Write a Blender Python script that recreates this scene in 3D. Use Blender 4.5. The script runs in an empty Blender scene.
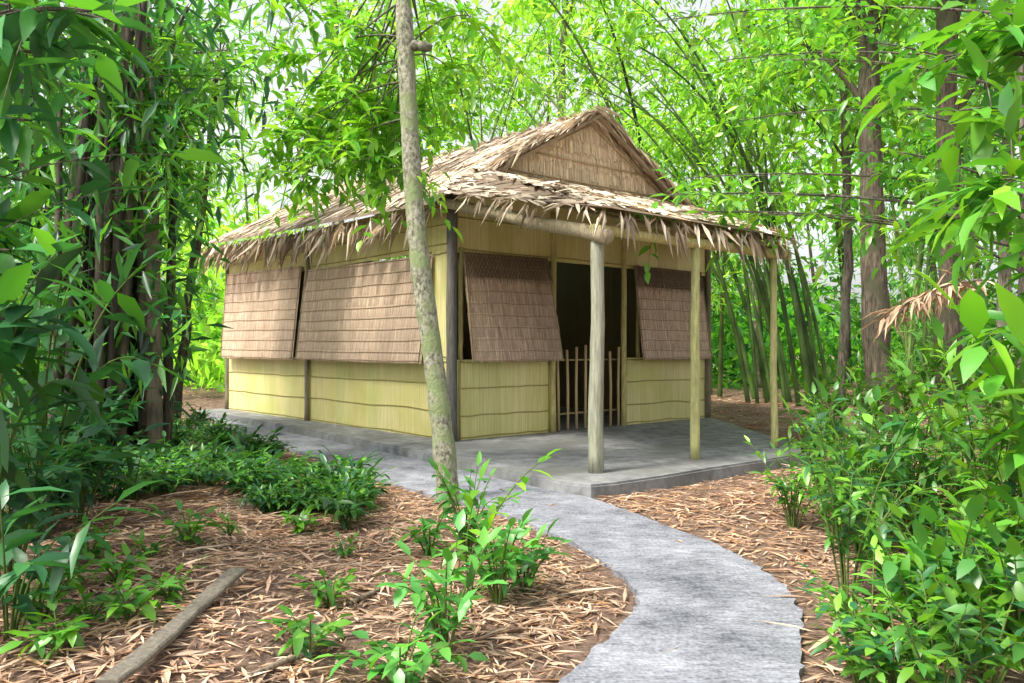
import bpy, bmesh, math
import numpy as np
F=820.; HZ=348.; CZ=1.22
scn=bpy.context.scene; col=scn.collection
A_=np.array
def at(px,py,d): return A_([(px-512)/F*d,d,CZ+(HZ-py)/F*d])
def gnd(px,py,z=0.):
    d=(CZ-z)*F/(py-HZ); return A_([(px-512)/F*d,d,z])
UR=A_([.7547,.6561,0]); UL=A_([-.6561,.7547,0]); C0=A_([-.70,9.70,0])
ZV=A_([0,0,1.])
def H(a,b,z): return C0+a*UR+b*UL+z*ZV
def nrm(v): return v/np.maximum(np.linalg.norm(v,axis=-1,keepdims=True),1e-9)

# ------------------------------------------------------------ materials
def newmat(name):
    m=bpy.data.materials.new(name); m.use_nodes=True; nt=m.node_tree; nt.nodes.clear()
    out=nt.nodes.new('ShaderNodeOutputMaterial'); return m,nt,out
def leafmat(name,trans=.45,tint=(1.7,1.5,.8),gloss=.06,rough=.35):
    m,nt,out=newmat(name); N=nt.nodes.new; L=nt.links.new
    at_=N('ShaderNodeAttribute'); at_.attribute_name='Col'
    tn=N('ShaderNodeMix'); tn.data_type='RGBA'; tn.blend_type='MULTIPLY'; tn.inputs[0].default_value=1
    L(at_.outputs['Color'],tn.inputs[6]); tn.inputs[7].default_value=(*tint,1)
    d=N('ShaderNodeBsdfDiffuse'); t=N('ShaderNodeBsdfTranslucent'); g=N('ShaderNodeBsdfGlossy'); g.inputs['Roughness'].default_value=rough
    L(at_.outputs['Color'],d.inputs['Color']); L(tn.outputs[2],t.inputs['Color'])
    a=N('ShaderNodeMixShader'); a.inputs[0].default_value=trans; L(d.outputs[0],a.inputs[1]); L(t.outputs[0],a.inputs[2])
    b=N('ShaderNodeMixShader'); b.inputs[0].default_value=gloss; L(a.outputs[0],b.inputs[1]); L(g.outputs[0],b.inputs[2])
    L(b.outputs[0],out.inputs[0]); return m
def barkmat(name,c1,c2,scale=(6,6,2),rough=.9,bump=.4,use_col=True,c3=None,ramp=(.33,.68),c3s=2.2,c3r=(.5,.62)):
    """noise between two tones, stretched by scale, times the mesh colour attribute"""
    m,nt,out=newmat(name); N=nt.nodes.new; L=nt.links.new
    tc=N('ShaderNodeTexCoord'); mp=N('ShaderNodeMapping'); mp.inputs['Scale'].default_value=scale; L(tc.outputs['Object'],mp.inputs[0])
    n=N('ShaderNodeTexNoise'); n.inputs['Scale'].default_value=4; n.inputs['Detail'].default_value=8; n.inputs['Roughness'].default_value=.65; L(mp.outputs[0],n.inputs['Vector'])
    r=N('ShaderNodeValToRGB'); e=r.color_ramp.elements; e[0].position=ramp[0]; e[1].position=ramp[1]; e[0].color=(*c1,1); e[1].color=(*c2,1)
    L(n.outputs[0],r.inputs[0]); c=r.outputs[0]
    if c3:
        n2=N('ShaderNodeTexNoise'); n2.inputs['Scale'].default_value=c3s; n2.inputs['Detail'].default_value=5; L(tc.outputs['Object'],n2.inputs['Vector'])
        r2=N('ShaderNodeValToRGB'); r2.color_ramp.elements[0].position=c3r[0]; r2.color_ramp.elements[1].position=c3r[1]; L(n2.outputs[0],r2.inputs[0])
        mx=N('ShaderNodeMix'); mx.data_type='RGBA'; L(r2.outputs[0],mx.inputs[0]); L(c,mx.inputs[6]); mx.inputs[7].default_value=(*c3,1); c=mx.outputs[2]
    if use_col:
        a=N('ShaderNodeAttribute'); a.attribute_name='Col'
        mx=N('ShaderNodeMix'); mx.data_type='RGBA'; mx.blend_type='MULTIPLY'; mx.inputs[0].default_value=1
        L(c,mx.inputs[6]); L(a.outputs['Color'],mx.inputs[7]); c=mx.outputs[2]
    p=N('ShaderNodeBsdfPrincipled'); p.inputs['Roughness'].default_value=rough; L(c,p.inputs['Base Color'])
    p.inputs['Specular IOR Level'].default_value=.25
    b=N('ShaderNodeBump'); b.inputs['Strength'].default_value=bump; b.inputs['Distance'].default_value=.02; L(n.outputs[0],b.inputs['Height']); L(b.outputs[0],p.inputs['Normal'])
    L(p.outputs[0],out.inputs[0]); return m
M={}
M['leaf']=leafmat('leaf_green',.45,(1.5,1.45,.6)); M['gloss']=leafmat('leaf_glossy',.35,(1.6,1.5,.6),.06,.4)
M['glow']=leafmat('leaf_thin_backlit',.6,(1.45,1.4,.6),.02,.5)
M['dry']=leafmat('dry_leaf',.15,(1.2,1,.8),.02,.6)
M['thatch']=leafmat('thatch_leaf',.12,(1.1,1,.8),.02,.6)
M['bark']=barkmat('brown_bark',(.075,.062,.05),(.33,.285,.23),(8,8,1.3),bump=1,c3=(.14,.15,.10),c3s=3,ramp=(.38,.64))
M['slimbark']=barkmat('mottled_bark',(.11,.108,.075),(.43,.42,.32),(9,9,6),bump=.8,c3=(.24,.29,.14),ramp=(.38,.62),c3s=6,c3r=(.46,.60))
M['stem']=barkmat('green_stem',(.06,.10,.02),(.14,.2,.05))
M['culm']=barkmat('bamboo_culm',(.5,.5,.5),(1,1,1),(10,10,1.5),rough=.5,bump=.15)
M['bamboo']=barkmat('split_bamboo',(.66,.63,.49),(1,1,1),(24,24,.4),rough=.5,bump=.06,c3=(.68,.71,.48),c3s=1.8,c3r=(.42,.74))
M['post']=barkmat('weathered_post',(.22,.21,.17),(.50,.48,.40),(12,12,1.2),bump=.6)
M['woven']=barkmat('woven_palm',(.66,.63,.59),(1,1,1),(45,45,2),bump=.2)
M['concrete']=barkmat('concrete_slab',(.14,.143,.148),(.35,.355,.365),(1.6,1.6,1.2),bump=.35,use_col=False,c3=(.16,.163,.15),ramp=(.34,.66),c3s=1.1,c3r=(.46,.72))
def pathmat():
    m,nt,out=newmat('rough_concrete'); N=nt.nodes.new; L=nt.links.new
    tc=N('ShaderNodeTexCoord'); n0=N('ShaderNodeTexNoise'); n0.inputs['Scale'].default_value=2.5; L(tc.outputs['Object'],n0.inputs['Vector'])
    vm=N('ShaderNodeVectorMath'); vm.operation='MULTIPLY_ADD'; vm.inputs[1].default_value=(.12,.12,.12); L(n0.outputs['Color'],vm.inputs[0]); L(tc.outputs['Object'],vm.inputs[2])
    mp=N('ShaderNodeMapping'); mp.inputs['Scale'].default_value=(9,32,1); mp.inputs['Rotation'].default_value=(0,0,.3); L(vm.outputs[0],mp.inputs[0])
    n=N('ShaderNodeTexNoise'); n.inputs['Scale'].default_value=1; n.inputs['Detail'].default_value=8; n.inputs['Roughness'].default_value=.7; L(mp.outputs[0],n.inputs['Vector'])
    n2=N('ShaderNodeTexNoise'); n2.inputs['Scale'].default_value=1.8; n2.inputs['Detail'].default_value=10; n2.inputs['Roughness'].default_value=.75; L(tc.outputs['Object'],n2.inputs['Vector'])
    n3=N('ShaderNodeTexNoise'); n3.inputs['Scale'].default_value=60; n3.inputs['Detail'].default_value=4; L(tc.outputs['Object'],n3.inputs['Vector'])
    r=N('ShaderNodeValToRGB'); e=r.color_ramp.elements; e[0].position=.40; e[1].position=.60; e[0].color=(.072,.077,.094,1); e[1].color=(.40,.41,.465,1)
    def ma(a,k,prev=None):
        x=N('ShaderNodeMath'); x.operation='MULTIPLY_ADD'; x.inputs[1].default_value=k; L(a,x.inputs[0])
        if prev: L(prev,x.inputs[2])
        else: x.inputs[2].default_value=0
        return x.outputs[0]
    s=ma(n.outputs[0],.28); s=ma(n2.outputs[0],.48,s); s=ma(n3.outputs[0],.24,s); L(s,r.inputs[0])
    p=N('ShaderNodeBsdfPrincipled'); p.inputs['Roughness'].default_value=.8; L(r.outputs[0],p.inputs['Base Color'])
    b=N('ShaderNodeBump'); b.inputs['Strength'].default_value=1; b.inputs['Distance'].default_value=.035; L(s,b.inputs['Height']); L(b.outputs[0],p.inputs['Normal'])
    L(p.outputs[0],out.inputs[0]); return m
M['path']=pathmat()
def groundmat():
    m,nt,out=newmat('leaf_mould'); N=nt.nodes.new; L=nt.links.new
    tc=N('ShaderNodeTexCoord')
    n=N('ShaderNodeTexNoise'); n.inputs['Scale'].default_value=26; n.inputs['Detail'].default_value=10; n.inputs['Roughness'].default_value=.75; L(tc.outputs['Object'],n.inputs['Vector'])
    r=N('ShaderNodeValToRGB'); e=r.color_ramp.elements; e[0].position=.36; e[1].position=.68; e[0].color=(.065,.04,.03,1); e[1].color=(.36,.235,.165,1); L(n.outputs[0],r.inputs[0])
    p=N('ShaderNodeBsdfPrincipled'); p.inputs['Roughness'].default_value=1; L(r.outputs[0],p.inputs['Base Color'])
    b=N('ShaderNodeBump'); b.inputs['Strength'].default_value=.8; b.inputs['Distance'].default_value=.03; L(n.outputs[0],b.inputs['Height']); L(b.outputs[0],p.inputs['Normal'])
    L(p.outputs[0],out.inputs[0]); return m
M['ground']=groundmat()
FLAT={'split_bamboo','woven_palm','weathered_post'}

# ------------------------------------------------------------ mesh builder
class MB:
    def __init__(s): s.V=[]; s.F=[]; s.C=[]; s.n=0
    def add(s,V,Fc,c=(1,1,1)):
        V=np.asarray(V,float); Fc=np.asarray(Fc,int); c=np.asarray(c,float)
        if c.ndim==1: c=np.tile(c,(len(V),1))
        s.V.append(V); s.F.append(Fc+s.n); s.C.append(c); s.n+=len(V)
    def build(s,name,mat,parent=None,smooth=False,loc=None):
        if parent is not None: loc=A_(parent.location)
        if loc is None: loc=np.zeros(3)
        V=np.concatenate(s.V)-loc; C=np.concatenate(s.C)
        idx=np.concatenate([f.ravel() for f in s.F]); tot=np.concatenate([np.full(len(f),f.shape[1]) for f in s.F])
        st=np.concatenate([[0],np.cumsum(tot)[:-1]])
        me=bpy.data.meshes.new(name); me.vertices.add(len(V)); me.vertices.foreach_set('co',V.ravel().astype(np.float32))
        me.loops.add(len(idx)); me.loops.foreach_set('vertex_index',idx.astype(np.int32))
        me.polygons.add(len(tot)); me.polygons.foreach_set('loop_start',st.astype(np.int32))
        me.polygons.foreach_set('use_smooth',np.full(len(tot),bool(smooth or mat.name not in FLAT)))
        me.update(calc_edges=True); me.validate()
        ca=me.color_attributes.new('Col','FLOAT_COLOR','POINT'); ca.data.foreach_set('color',np.hstack([C,np.ones((len(C),1))]).ravel().astype(np.float32))
        me.materials.append(mat); o=bpy.data.objects.new(name,me); col.objects.link(o)
        if parent is not None: o.parent=parent
        else: o.location=loc
        return o
def tag(o,label,cat,group=None,kind=None):
    o['label']=label; o['category']=cat
    if group: o['group']=group
    if kind: o['kind']=kind
def thing(name,label,cat,loc,group=None):
    o=bpy.data.objects.new(name,None); col.objects.link(o); o.location=tuple(loc); o.empty_display_size=.1
    tag(o,label,cat,group); return o
def dup(root,loc,rz,sc,label,group):
    r=root.copy(); col.objects.link(r); r.location=tuple(loc); r.rotation_euler=(0,0,rz); r.scale=(sc,sc,sc); r['label']=label; r['group']=group
    for ch in list(root.children):
        c=ch.copy(); col.objects.link(c); c.parent=r
    return r
def tube(mb,pts,rad,sides=8,c=(1,1,1),cap=True):
    pts=np.asarray(pts,float); n=len(pts); rad=np.broadcast_to(np.asarray(rad,float),(n,))
    T=nrm(np.gradient(pts,axis=0)); ref=A_([1.,0,0]) if abs(T[0,0])<.8 else A_([0,1.,0])
    X=nrm(ref-T*(T@ref)[:,None]); Y=np.cross(T,X); an=np.linspace(0,2*np.pi,sides,endpoint=False)
    V=(pts[:,None]+rad[:,None,None]*(np.cos(an)[None,:,None]*X[:,None]+np.sin(an)[None,:,None]*Y[:,None])).reshape(-1,3)
    i=np.arange(n-1)[:,None]*sides; j=np.arange(sides)[None]; k=(j+1)%sides
    Q=np.stack([i+j,i+k,i+sides+k,i+sides+j],-1).reshape(-1,4)
    c=np.asarray(c,float)
    if c.ndim==2: c=np.repeat(c,sides,0)
    b=mb.n; mb.add(V,Q,c)
    if cap:
        for s0,rev in ((0,True),((n-1)*sides,False)):
            f=np.arange(sides)+s0+b
            mb.F.append((f[::-1] if rev else f)[None])
def box(mb,O,U,V,W,c=(1,1,1)):
    O=np.asarray(O); P=[O,O+U,O+U+V,O+V]; P=P+[p+W for p in P]
    mb.add(P,[[3,2,1,0],[4,5,6,7],[0,1,5,4],[1,2,6,5],[2,3,7,6],[3,0,4,7]],c)
def bez(p0,p1,p2,n=8):
    t=np.linspace(0,1,n)[:,None]; return (1-t)**2*p0+2*t*(1-t)*p1+t*t*p2
L4=(A_([[0,0,0],[.4,.5,.05],[1,0,-.1],[.4,-.5,.05]]),A_([[0,2,1],[0,3,2]]))
LF=(A_([[0,0,0],[.4,.5,.015],[1,0,-.02],[.4,-.5,.015]]),A_([[0,2,1],[0,3,2]]))
L8=(A_([[0,0,0],[.28,.46,.05],[.28,0,.02],[.28,-.46,.05],[.66,.36,.0],[.66,0,-.04],[.66,-.36,.0],[1,0,-.16]]),
    A_([[0,2,1],[0,3,2],[2,4,1],[2,5,4],[2,3,6],[2,6,5],[5,7,4],[5,6,7]]))
def leafset(mb,P,D,L,W,cols,tm,rng,upj=.5,up=None):
    n=len(P); D=nrm(D); Z=(ZV if up is None else up)+rng.normal(0,upj,(n,3)); Y=nrm(np.cross(Z,D)); Z=np.cross(D,Y)
    t,f=tm; L=np.broadcast_to(L,(n,))[:,None,None]; W=np.broadcast_to(W,(n,))[:,None,None]
    V=P[:,None]+L*t[None,:,0:1]*D[:,None]+W*t[None,:,1:2]*Y[:,None]+L*t[None,:,2:3]*Z[:,None]
    k=len(t); Fc=(np.arange(n)[:,None,None]*k+f[None]).reshape(-1,3)
    mb.add(V.reshape(-1,3),Fc,np.repeat(cols,k,0))
def pick(pal,n,rng,j=.22):
    pal=A_(pal); i=rng.integers(0,len(pal),n); k=rng.integers(0,len(pal),n); t=rng.random((n,1))
    return (pal[i]*t+pal[k]*(1-t))*np.exp(rng.normal(0,j,(n,1)))
BRIGHT=[(.16,.42,.025),(.23,.50,.035),(.09,.32,.03),(.31,.56,.05)]
MID=[(.075,.28,.035),(.12,.36,.04),(.05,.20,.035),(.17,.43,.045)]
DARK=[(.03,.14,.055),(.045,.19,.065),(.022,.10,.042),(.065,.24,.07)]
BAMB=[(.19,.44,.04),(.28,.52,.06),(.11,.33,.03)]
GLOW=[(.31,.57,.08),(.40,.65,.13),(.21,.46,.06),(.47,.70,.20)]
COOL=[(.16,.42,.09),(.22,.50,.12),(.11,.34,.07)]
TAN=[(.57,.405,.29),(.49,.33,.235),(.28,.175,.12),(.72,.56,.41),(.60,.42,.30)]
ORANGE=[(.55,.33,.18),(.46,.255,.13),(.33,.185,.105),(.63,.43,.28)]
THATCH=[(.66,.555,.43),(.46,.375,.285),(.78,.68,.55),(.28,.215,.155),(.56,.455,.345)]
NIPA=[(.69,.535,.405),(.61,.455,.34),(.77,.61,.47),(.66,.495,.375)]

# ------------------------------------------------------------ ground, path, slab outlines
def catmull(P,n=6):
    P=np.asarray(P); o=[]
    for i in range(len(P)-1):
        p0=P[max(i-1,0)];p1=P[i];p2=P[i+1];p3=P[min(i+2,len(P)-1)]
        for t in np.linspace(0,1,n,endpoint=False):
            o.append(.5*((2*p1)+(-p0+p2)*t+(2*p0-5*p1+4*p2-p3)*t*t+(-p0+3*p1-3*p2+p3)*t**3))
    o.append(P[-1]); return A_(o)
PZ=.03
lp=[gnd(x,y,PZ) for x,y in ((200,411),(235,431),(295,450),(350,469),(415,490),(490,509),(552,533),(604,561),(636,590),(633,610),(606,638),(565,678),(537,730),(502,830))]
rp=[gnd(x,y,PZ) for x,y in ((800,830),(800,730),(800,683),(801,640),(797,605),(768,572),(718,545),(655,521),(604,502),(556,488))]
lp=catmull(lp,10); rp=catmull(rp,10)
rr=np.random.default_rng(3)
lp[:,:2]+=rr.normal(0,.009,(len(lp),2)); rp[:,:2]+=rr.normal(0,.009,(len(rp),2))
tail=A_([H(0,-2.6,PZ),H(.6,0,PZ),H(.3,6.6,PZ)])
back=A_([[-.02,.8,PZ],[-.3,-3,PZ],[1.2,-3,PZ],[.9,.8,PZ]])
pathpoly=np.concatenate([lp,back,rp,tail])
slabpoly=A_([H(-1.03,-3.22,0),H(-.8,-3.27,0),H(-.2,-3.30,0),H(.5,-3.29,0),H(1.3,-3.32,0),H(2.0,-3.31,0),H(2.55,-3.2,0),H(2.75,-2.9,0),H(5.15,.05,0),H(5.2,6.95,0),H(-.5,6.95,0),H(-.62,3,0),H(-.8,0,0),H(-.98,-1.6,0),H(-1.1,-3.0,0)])
def pdist(X,Y,poly):
    """signed distance to polygon (negative inside)"""
    P=np.stack([X,Y],-1); d=np.full(X.shape,1e9); ins=np.zeros(X.shape,bool); n=len(poly)
    for i in range(n):
        a=poly[i,:2]; b=poly[(i+1)%n,:2]; ab=b-a; t=np.clip(((P-a)@ab)/max(ab@ab,1e-9),0,1)
        d=np.minimum(d,np.linalg.norm(P-a-t[...,None]*ab,axis=-1))
        c=((a[1]>Y)!=(b[1]>Y)); 
        if abs(b[1]-a[1])>1e-9: ins^=c&(X<(b[0]-a[0])*(Y-a[1])/(b[1]-a[1])+a[0])
    return np.where(ins,-d,d)
def hard(X,Y): return np.minimum(pdist(X,Y,pathpoly),pdist(X,Y,slabpoly))
def sm(x): x=np.clip(x,0,1); return x*x*(3-2*x)
def gh(X,Y):
    X=np.asarray(X,float); Y=np.asarray(Y,float); d=hard(X,Y); far=np.clip(1-(np.hypot(X,Y-6)-14)/10,0,1)
    nz=.05*np.sin(1.7*X+.6)*np.sin(1.3*Y+1.1)+.03*np.sin(4.1*X+2*Y)+.015*np.sin(7.3*Y-3*X+1)
    return far*(sm((d-.03)/1.1)*(nz+.02)+.14*sm((d-.1)/2.2)+.012*sm(d/.15))
def g1(x,y): return float(gh(A_([x]),A_([y]))[0])
ax=np.concatenate([[-500,-200,-90,-45,-25],np.linspace(-15,15,190),[25,45,90,200,500]])
ay=np.concatenate([[-300,-100,-30,-10],np.linspace(-4,30,215),[38,50,80,150,300,700]])
X,Y=np.meshgrid(ax,ay); Z=gh(X,Y); mb=MB(); nx=len(ax); i=np.arange(len(ay)-1)[:,None]*nx+np.arange(nx-1)[None]
mb.add(np.stack([X,Y,Z],-1).reshape(-1,3),np.stack([i,i+1,i+nx+1,i+nx],-1).reshape(-1,4))
mb.build('ground',M['ground'],smooth=True)['kind']='structure'
def slab(name,poly,z0,z1,mat,parent=None,bev=0):
    loc=A_(parent.location) if parent else np.zeros(3)
    bm=bmesh.new(); vs=[bm.verts.new((p[0]-loc[0],p[1]-loc[1],z1)) for p in poly]; f=bm.faces.new(vs)
    f.normal_update()
    if f.normal.z<0: f.normal_flip()
    e=bmesh.ops.extrude_face_region(bm,geom=[f]); dn=[v for v in e['geom'] if isinstance(v,bmesh.types.BMVert)]
    for v in dn: v.co.z=z1
    for v in vs: v.co.z=z0
    if bev:
        ed=[x for x in bm.edges if all(abs(v.co.z-z1)<1e-5 for v in x.verts) and any(abs(f.normal.z)<.5 for f in x.link_faces)]
        bm.normal_update(); bmesh.ops.bevel(bm,geom=ed,offset=bev,segments=2,affect='EDGES')
    bmesh.ops.triangulate(bm,faces=bm.faces[:]); bmesh.ops.recalc_face_normals(bm,faces=bm.faces[:])
    me=bpy.data.meshes.new(name); bm.to_mesh(me); bm.free(); me.materials.append(mat)
    o=bpy.data.objects.new(name,me); col.objects.link(o)
    if parent: o.parent=parent
    return o
slab('path',pathpoly,-.1,PZ,M['path'])['kind']='structure'

# ------------------------------------------------------------ hut
hut=thing('thatched_hut','bamboo walled hut with palm thatched gable roof and open porch on a grey slab','hut',C0)
slab('floor_slab',slabpoly,-.15,.12,M['concrete'],hut,.018)
FZ=.12; A1=5.0; B1=6.74; AP=2.34
r=np.random.default_rng(11)
YEL=[(.87,.79,.40),(.82,.74,.35),(.91,.83,.44),(.79,.755,.37)]
BC=(.50,.43,.18)
def panel(name,a0,b0,a1,b1,z0,z1,thick=.02,battens=(.5,),pal=YEL,mat='bamboo',w=.4,ends=True):
    p0=H(a0,b0,z0); p1=H(a1,b1,z0); U=p1-p0; Ln=np.linalg.norm(U); u=U/Ln; n_=np.cross(u,ZV); m=MB()
    k=max(1,int(round(Ln/w))); e=np.linspace(0,Ln,k+1); e[1:-1]+=r.normal(0,.06,k-1); cs=pick(pal,k,r,.05)
    for q in range(k): box(m,p0+u*e[q],u*(e[q+1]-e[q]-.0015),ZV*(z1-z0),n_*-thick,cs[q])
    o=m.build(name,M[mat],hut)
    for t in battens:
        m=MB(); z=z0+(z1-z0)*t; tt=np.linspace(0,1,9)[:,None]; P=p0+n_*.006+u*Ln*tt+ZV*(z-z0); P[:,2]+=r.normal(0,.006,9); tube(m,P,.008,6,BC)
        q=m.build('batten',M['bamboo'],hut,True); q.parent=o
    if ends:
        for s in (.014,Ln-.014):
            m=MB(); tube(m,[p0+u*s+n_*.012,p0+u*s+n_*.012+ZV*(z1-z0)],.014,6,BC); q=m.build('end_strip',M['bamboo'],hut,True); q.parent=o
    return o
panel('side_wall_panel',0,B1,0,3.66,FZ,1.08,battens=(.03,.36,.7,.97))
panel('side_wall_panel',0,3.60,0,.07,FZ,1.08,battens=(.03,.36,.7,.97))
panel('side_wall_panel',0,.46,0,.07,1.083,2.397,battens=(.03,.97))
panel('side_wall_top_panel',0,B1,0,.07,2.40,3.0,battens=(.1,.5),ends=False)
panel('front_wall_panel',.08,0,1.58,0,FZ,1.08,battens=(.03,.3,.64,.97))
panel('front_wall_panel',3.06,0,A1,0,FZ,1.08,battens=(.03,.3,.64,.97))
panel('front_wall_top_panel',.08,0,A1,0,2.36,3.2,battens=(.05,.5),ends=False)
panel('right_wall',A1,0,A1,B1,FZ,3.0,battens=(.3,.6),pal=[(.2,.16,.08),(.25,.2,.1)])  # bamboo tones darkened on right and rear walls, painting in the dim interior
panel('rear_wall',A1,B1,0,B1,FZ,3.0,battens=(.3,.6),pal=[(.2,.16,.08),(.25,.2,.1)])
def post(name,a,b,z0,z1,rad,mat,c=(1,1,1),lean=(0,0),sides=10):
    m=MB(); t=np.linspace(0,1,12)[:,None]; P=H(a,b,z0)*(1-t)+H(a+lean[0],b+lean[1],z1)*t
    P[:,:2]+=np.cumsum(r.normal(0,.003,(12,2)),0); tube(m,P,rad*(1.08-.16*t[:,0])*(1+r.normal(0,.02,12)),sides,c)
    return m.build(name,M[mat],hut,True)
CU=(.62,.60,.26)
post('corner_post',-.03,-.03,.1,3.05,.065,'post',(.40,.40,.44))
post('corner_post',A1,-.02,.1,3.0,.05,'post',(.6,.55,.45)); post('corner_post',0,B1,.1,3.0,.05,'post',(.6,.55,.45))
post('wall_post',-.035,3.63,.1,3.0,.03,'post',(.9,.85,.8))
for a in (1.62,3.02): post('door_post',a,-.02,.1,3.0,.04,'culm',(.72,.62,.26))
for a in (.12,3.35,4.7): post('window_post',a,.0,1.08,2.42,.028,'culm',(.62,.53,.22))
post('porch_post',-.52,-2.79,.1,2.2,.064,'post',(.92,.97,.88)); post('porch_post',.88,-2.83,.1,2.22,.046,'culm',CU); post('porch_post',2.28,-2.86,.1,2.22,.04,'culm',CU)
def beam(name,p,q,rad,mat,c=(1,1,1),sag=0,taper=.85):
    m=MB(); t=np.linspace(0,1,10)[:,None]; P=p*(1-t)+q*t; P[:,2]-=sag*4*(t*(1-t))[:,0]; P+=r.normal(0,.004,P.shape)
    tube(m,P,rad*(1+(taper-1)*(1-t[:,0])),10,c); return m.build(name,M[mat],hut,True)
beam('rafter_log',H(-.16,.15,2.97),H(-.56,-2.98,2.18),.068,'post',(1.15,1.0,.8),taper=.8)
beam('porch_beam',H(-.6,-2.82,2.26),H(2.5,-2.88,2.26),.055,'culm',(.68,.59,.26))
beam('rafter',H(2.3,-2.95,2.27),H(4.4,.05,3.05),.04,'culm',(.5,.43,.2))
for a in (.3,1.1,1.9): beam('rafter',H(a,-2.95,2.33),H(a*1.35+.2,.05,3.17),.03,'culm',(.46,.38,.2))
beam('eave_pole',H(-.2,-.1,2.84),H(-.2,6.9,2.92),.04,'culm',(.5,.42,.2))
# gate in the doorway
gate=bpy.data.objects.new('gate',None); col.objects.link(gate); gate.parent=hut
for z in (.34,1.06):
    m=MB(); tube(m,[H(1.66,.03,z),H(2.98,.03,z+r.uniform(-.01,.01))],.014,6,(.50,.38,.22)); q=m.build('rail',M['bamboo'],hut,True); q.parent=gate
for k,a in enumerate(np.linspace(1.74,2.92,8)):
    m=MB(); tube(m,[H(a,-.005,.13),H(a+r.normal(0,.008),-.005,.7),H(a+r.normal(0,.012),-.005,1.22+r.uniform(-.05,.05))],.019,6,(.74,.56,.34)); q=m.build('picket',M['bamboo'],hut,True); q.parent=gate
# thatch
def thatch(m,A,B,Cc,Dd,rows,perm,length,width,pal,rng,lift=.03,fringe=.35,jit=.12,t0=0.,t1=1.):
    A,B,Cc,Dd=map(np.asarray,(A,B,Cc,Dd)); wl=max(np.linalg.norm(B-A),np.linalg.norm(Cc-Dd)); ph=rng.uniform(0,6.28,4)
    for k in range(rows):
        n=int(wl*perm*(.5 if k==rows-1 else 1)); s=rng.random((n,1)); t=t0+(t1-t0)*((k+rng.uniform(-.25,.25,(n,1)))/max(rows-1,1)); t=np.clip(t,0,1)
        top=A*(1-s)+B*s; bot=Dd*(1-s)+Cc*s; sl=np.linalg.norm(bot-top,axis=1,keepdims=True); d=nrm(bot-top); sd=nrm((B-A)[None]*np.ones((n,1))); nn=nrm(np.cross(sd,d)); nn*=np.sign(nn[:,2:3]+1e-6)
        d=nrm(d+sd*rng.normal(0,jit,(n,1))+nn*rng.normal(.0,.03,(n,1))); sd=nrm(np.cross(d,nn)); p=top*(1-t)+bot*t
        L=length*rng.uniform(.5,1.3,(n,1)); W=width*rng.uniform(.5,1.4,(n,1))/2; h0=lift*rng.uniform(.2,1,(n,1)); roll=rng.normal(0,.3,(n,1))
        past=np.clip((t*sl+L-sl)/np.maximum(L,1e-6),0,1); dr=past*fringe*rng.uniform(.2,1.3,(n,1))
        q0=p+nn*h0; q1=p+d*L*.55+nn*(h0+lift*.5); q2=p+d*L+nn*(h0+lift*rng.uniform(-.5,.9,(n,1)))-ZV*dr*L*1.1-d*dr*L*.5
        sv=sd*W+nn*W*roll; V=np.stack([q0-sv,q0+sv,q1-sv,q1+sv,q2-sv*.3,q2+sv*.3],1).reshape(-1,3)
        pat=np.exp(.16*np.sin(s*wl*2.3+ph[0]+3*t)+.14*np.sin(s*wl*5.1+ph[1]-7*t)+.10*np.sin(t*21+ph[2]))
        f=A_([[0,1,3,2],[2,3,5,4]]); m.add(V,(np.arange(n)[:,None,None]*6+f).reshape(-1,4),np.repeat(pick(pal,n,rng,.24)*pat,6,0))
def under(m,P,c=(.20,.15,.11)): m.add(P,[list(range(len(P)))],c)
EN,EF=2.86,3.04; RZ=4.44
def roofz(a): return RZ-abs(a-AP)*(RZ-EN)/(AP+.5)
m=MB(); RF=-.22
TL=H(AP,7.0,RZ+.05); TR=H(AP,RF,RZ); BL=H(-.42,7.0,EF); BR=H(-.42,-.15,EN); g_l=H(.45,RF,roofz(.45))
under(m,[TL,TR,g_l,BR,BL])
thatch(m,TL,TR,BR,BL,15,50,.46,.032,THATCH,r,.015,.5,t1=.86,jit=.34)
n=330; s=r.random((n,1))**.7; P=BR*(1-s)+BL*s+UR*r.uniform(0,.25,(n,1)); leafset(m,P,-UR*.45-ZV*r.uniform(.4,2.2,(n,1))+UL*r.normal(0,.6,(n,1)),r.uniform(.15,.7,n),r.uniform(.016,.042,n),pick(THATCH,n,r)*1.1,L4,r,.7)
m.build('left_roof_slope',M['thatch'],hut)
m=MB(); BRr=H(5.2,-.1,EN); BLr=H(5.2,7.0,EF)
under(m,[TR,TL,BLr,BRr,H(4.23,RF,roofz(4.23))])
thatch(m,TR,TL,BLr,BRr,9,34,.5,.04,THATCH,r,.02,.6,t1=.9); m.build('right_roof_slope',M['thatch'],hut)
m=MB()
for sgn in (-1,1):
    n=190; s=r.random((n,1)); a=AP+sgn*2.0*s; base=C0+a*UR+ZV*(RZ-np.abs(a-AP)*.556+.03)
    base=base+UL*r.uniform(RF-.03,.12,(n,1))+ZV*r.uniform(-.015,.025,(n,1))
    D=UR*sgn*r.uniform(.7,1,(n,1))-ZV*r.uniform(.42,.75,(n,1))-UL*r.uniform(-.1,.3,(n,1))
    leafset(m,base,D,r.uniform(.15,.5,n),r.uniform(.018,.036,n),pick(THATCH,n,r),L4,r,.5)
n=450; P=C0+UR*AP+UL*r.uniform(RF,7.0,(n,1))+ZV*(RZ+.04); sg=np.where(r.random((n,1))<.5,-1,1)
leafset(m,P-UR*sg*.12,UR*sg-ZV*r.uniform(.3,.65,(n,1))+UL*r.normal(0,.35,(n,1)),r.uniform(.3,.55,n),r.uniform(.03,.05,n),pick(THATCH,n,r),L4,r,.3)
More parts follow.
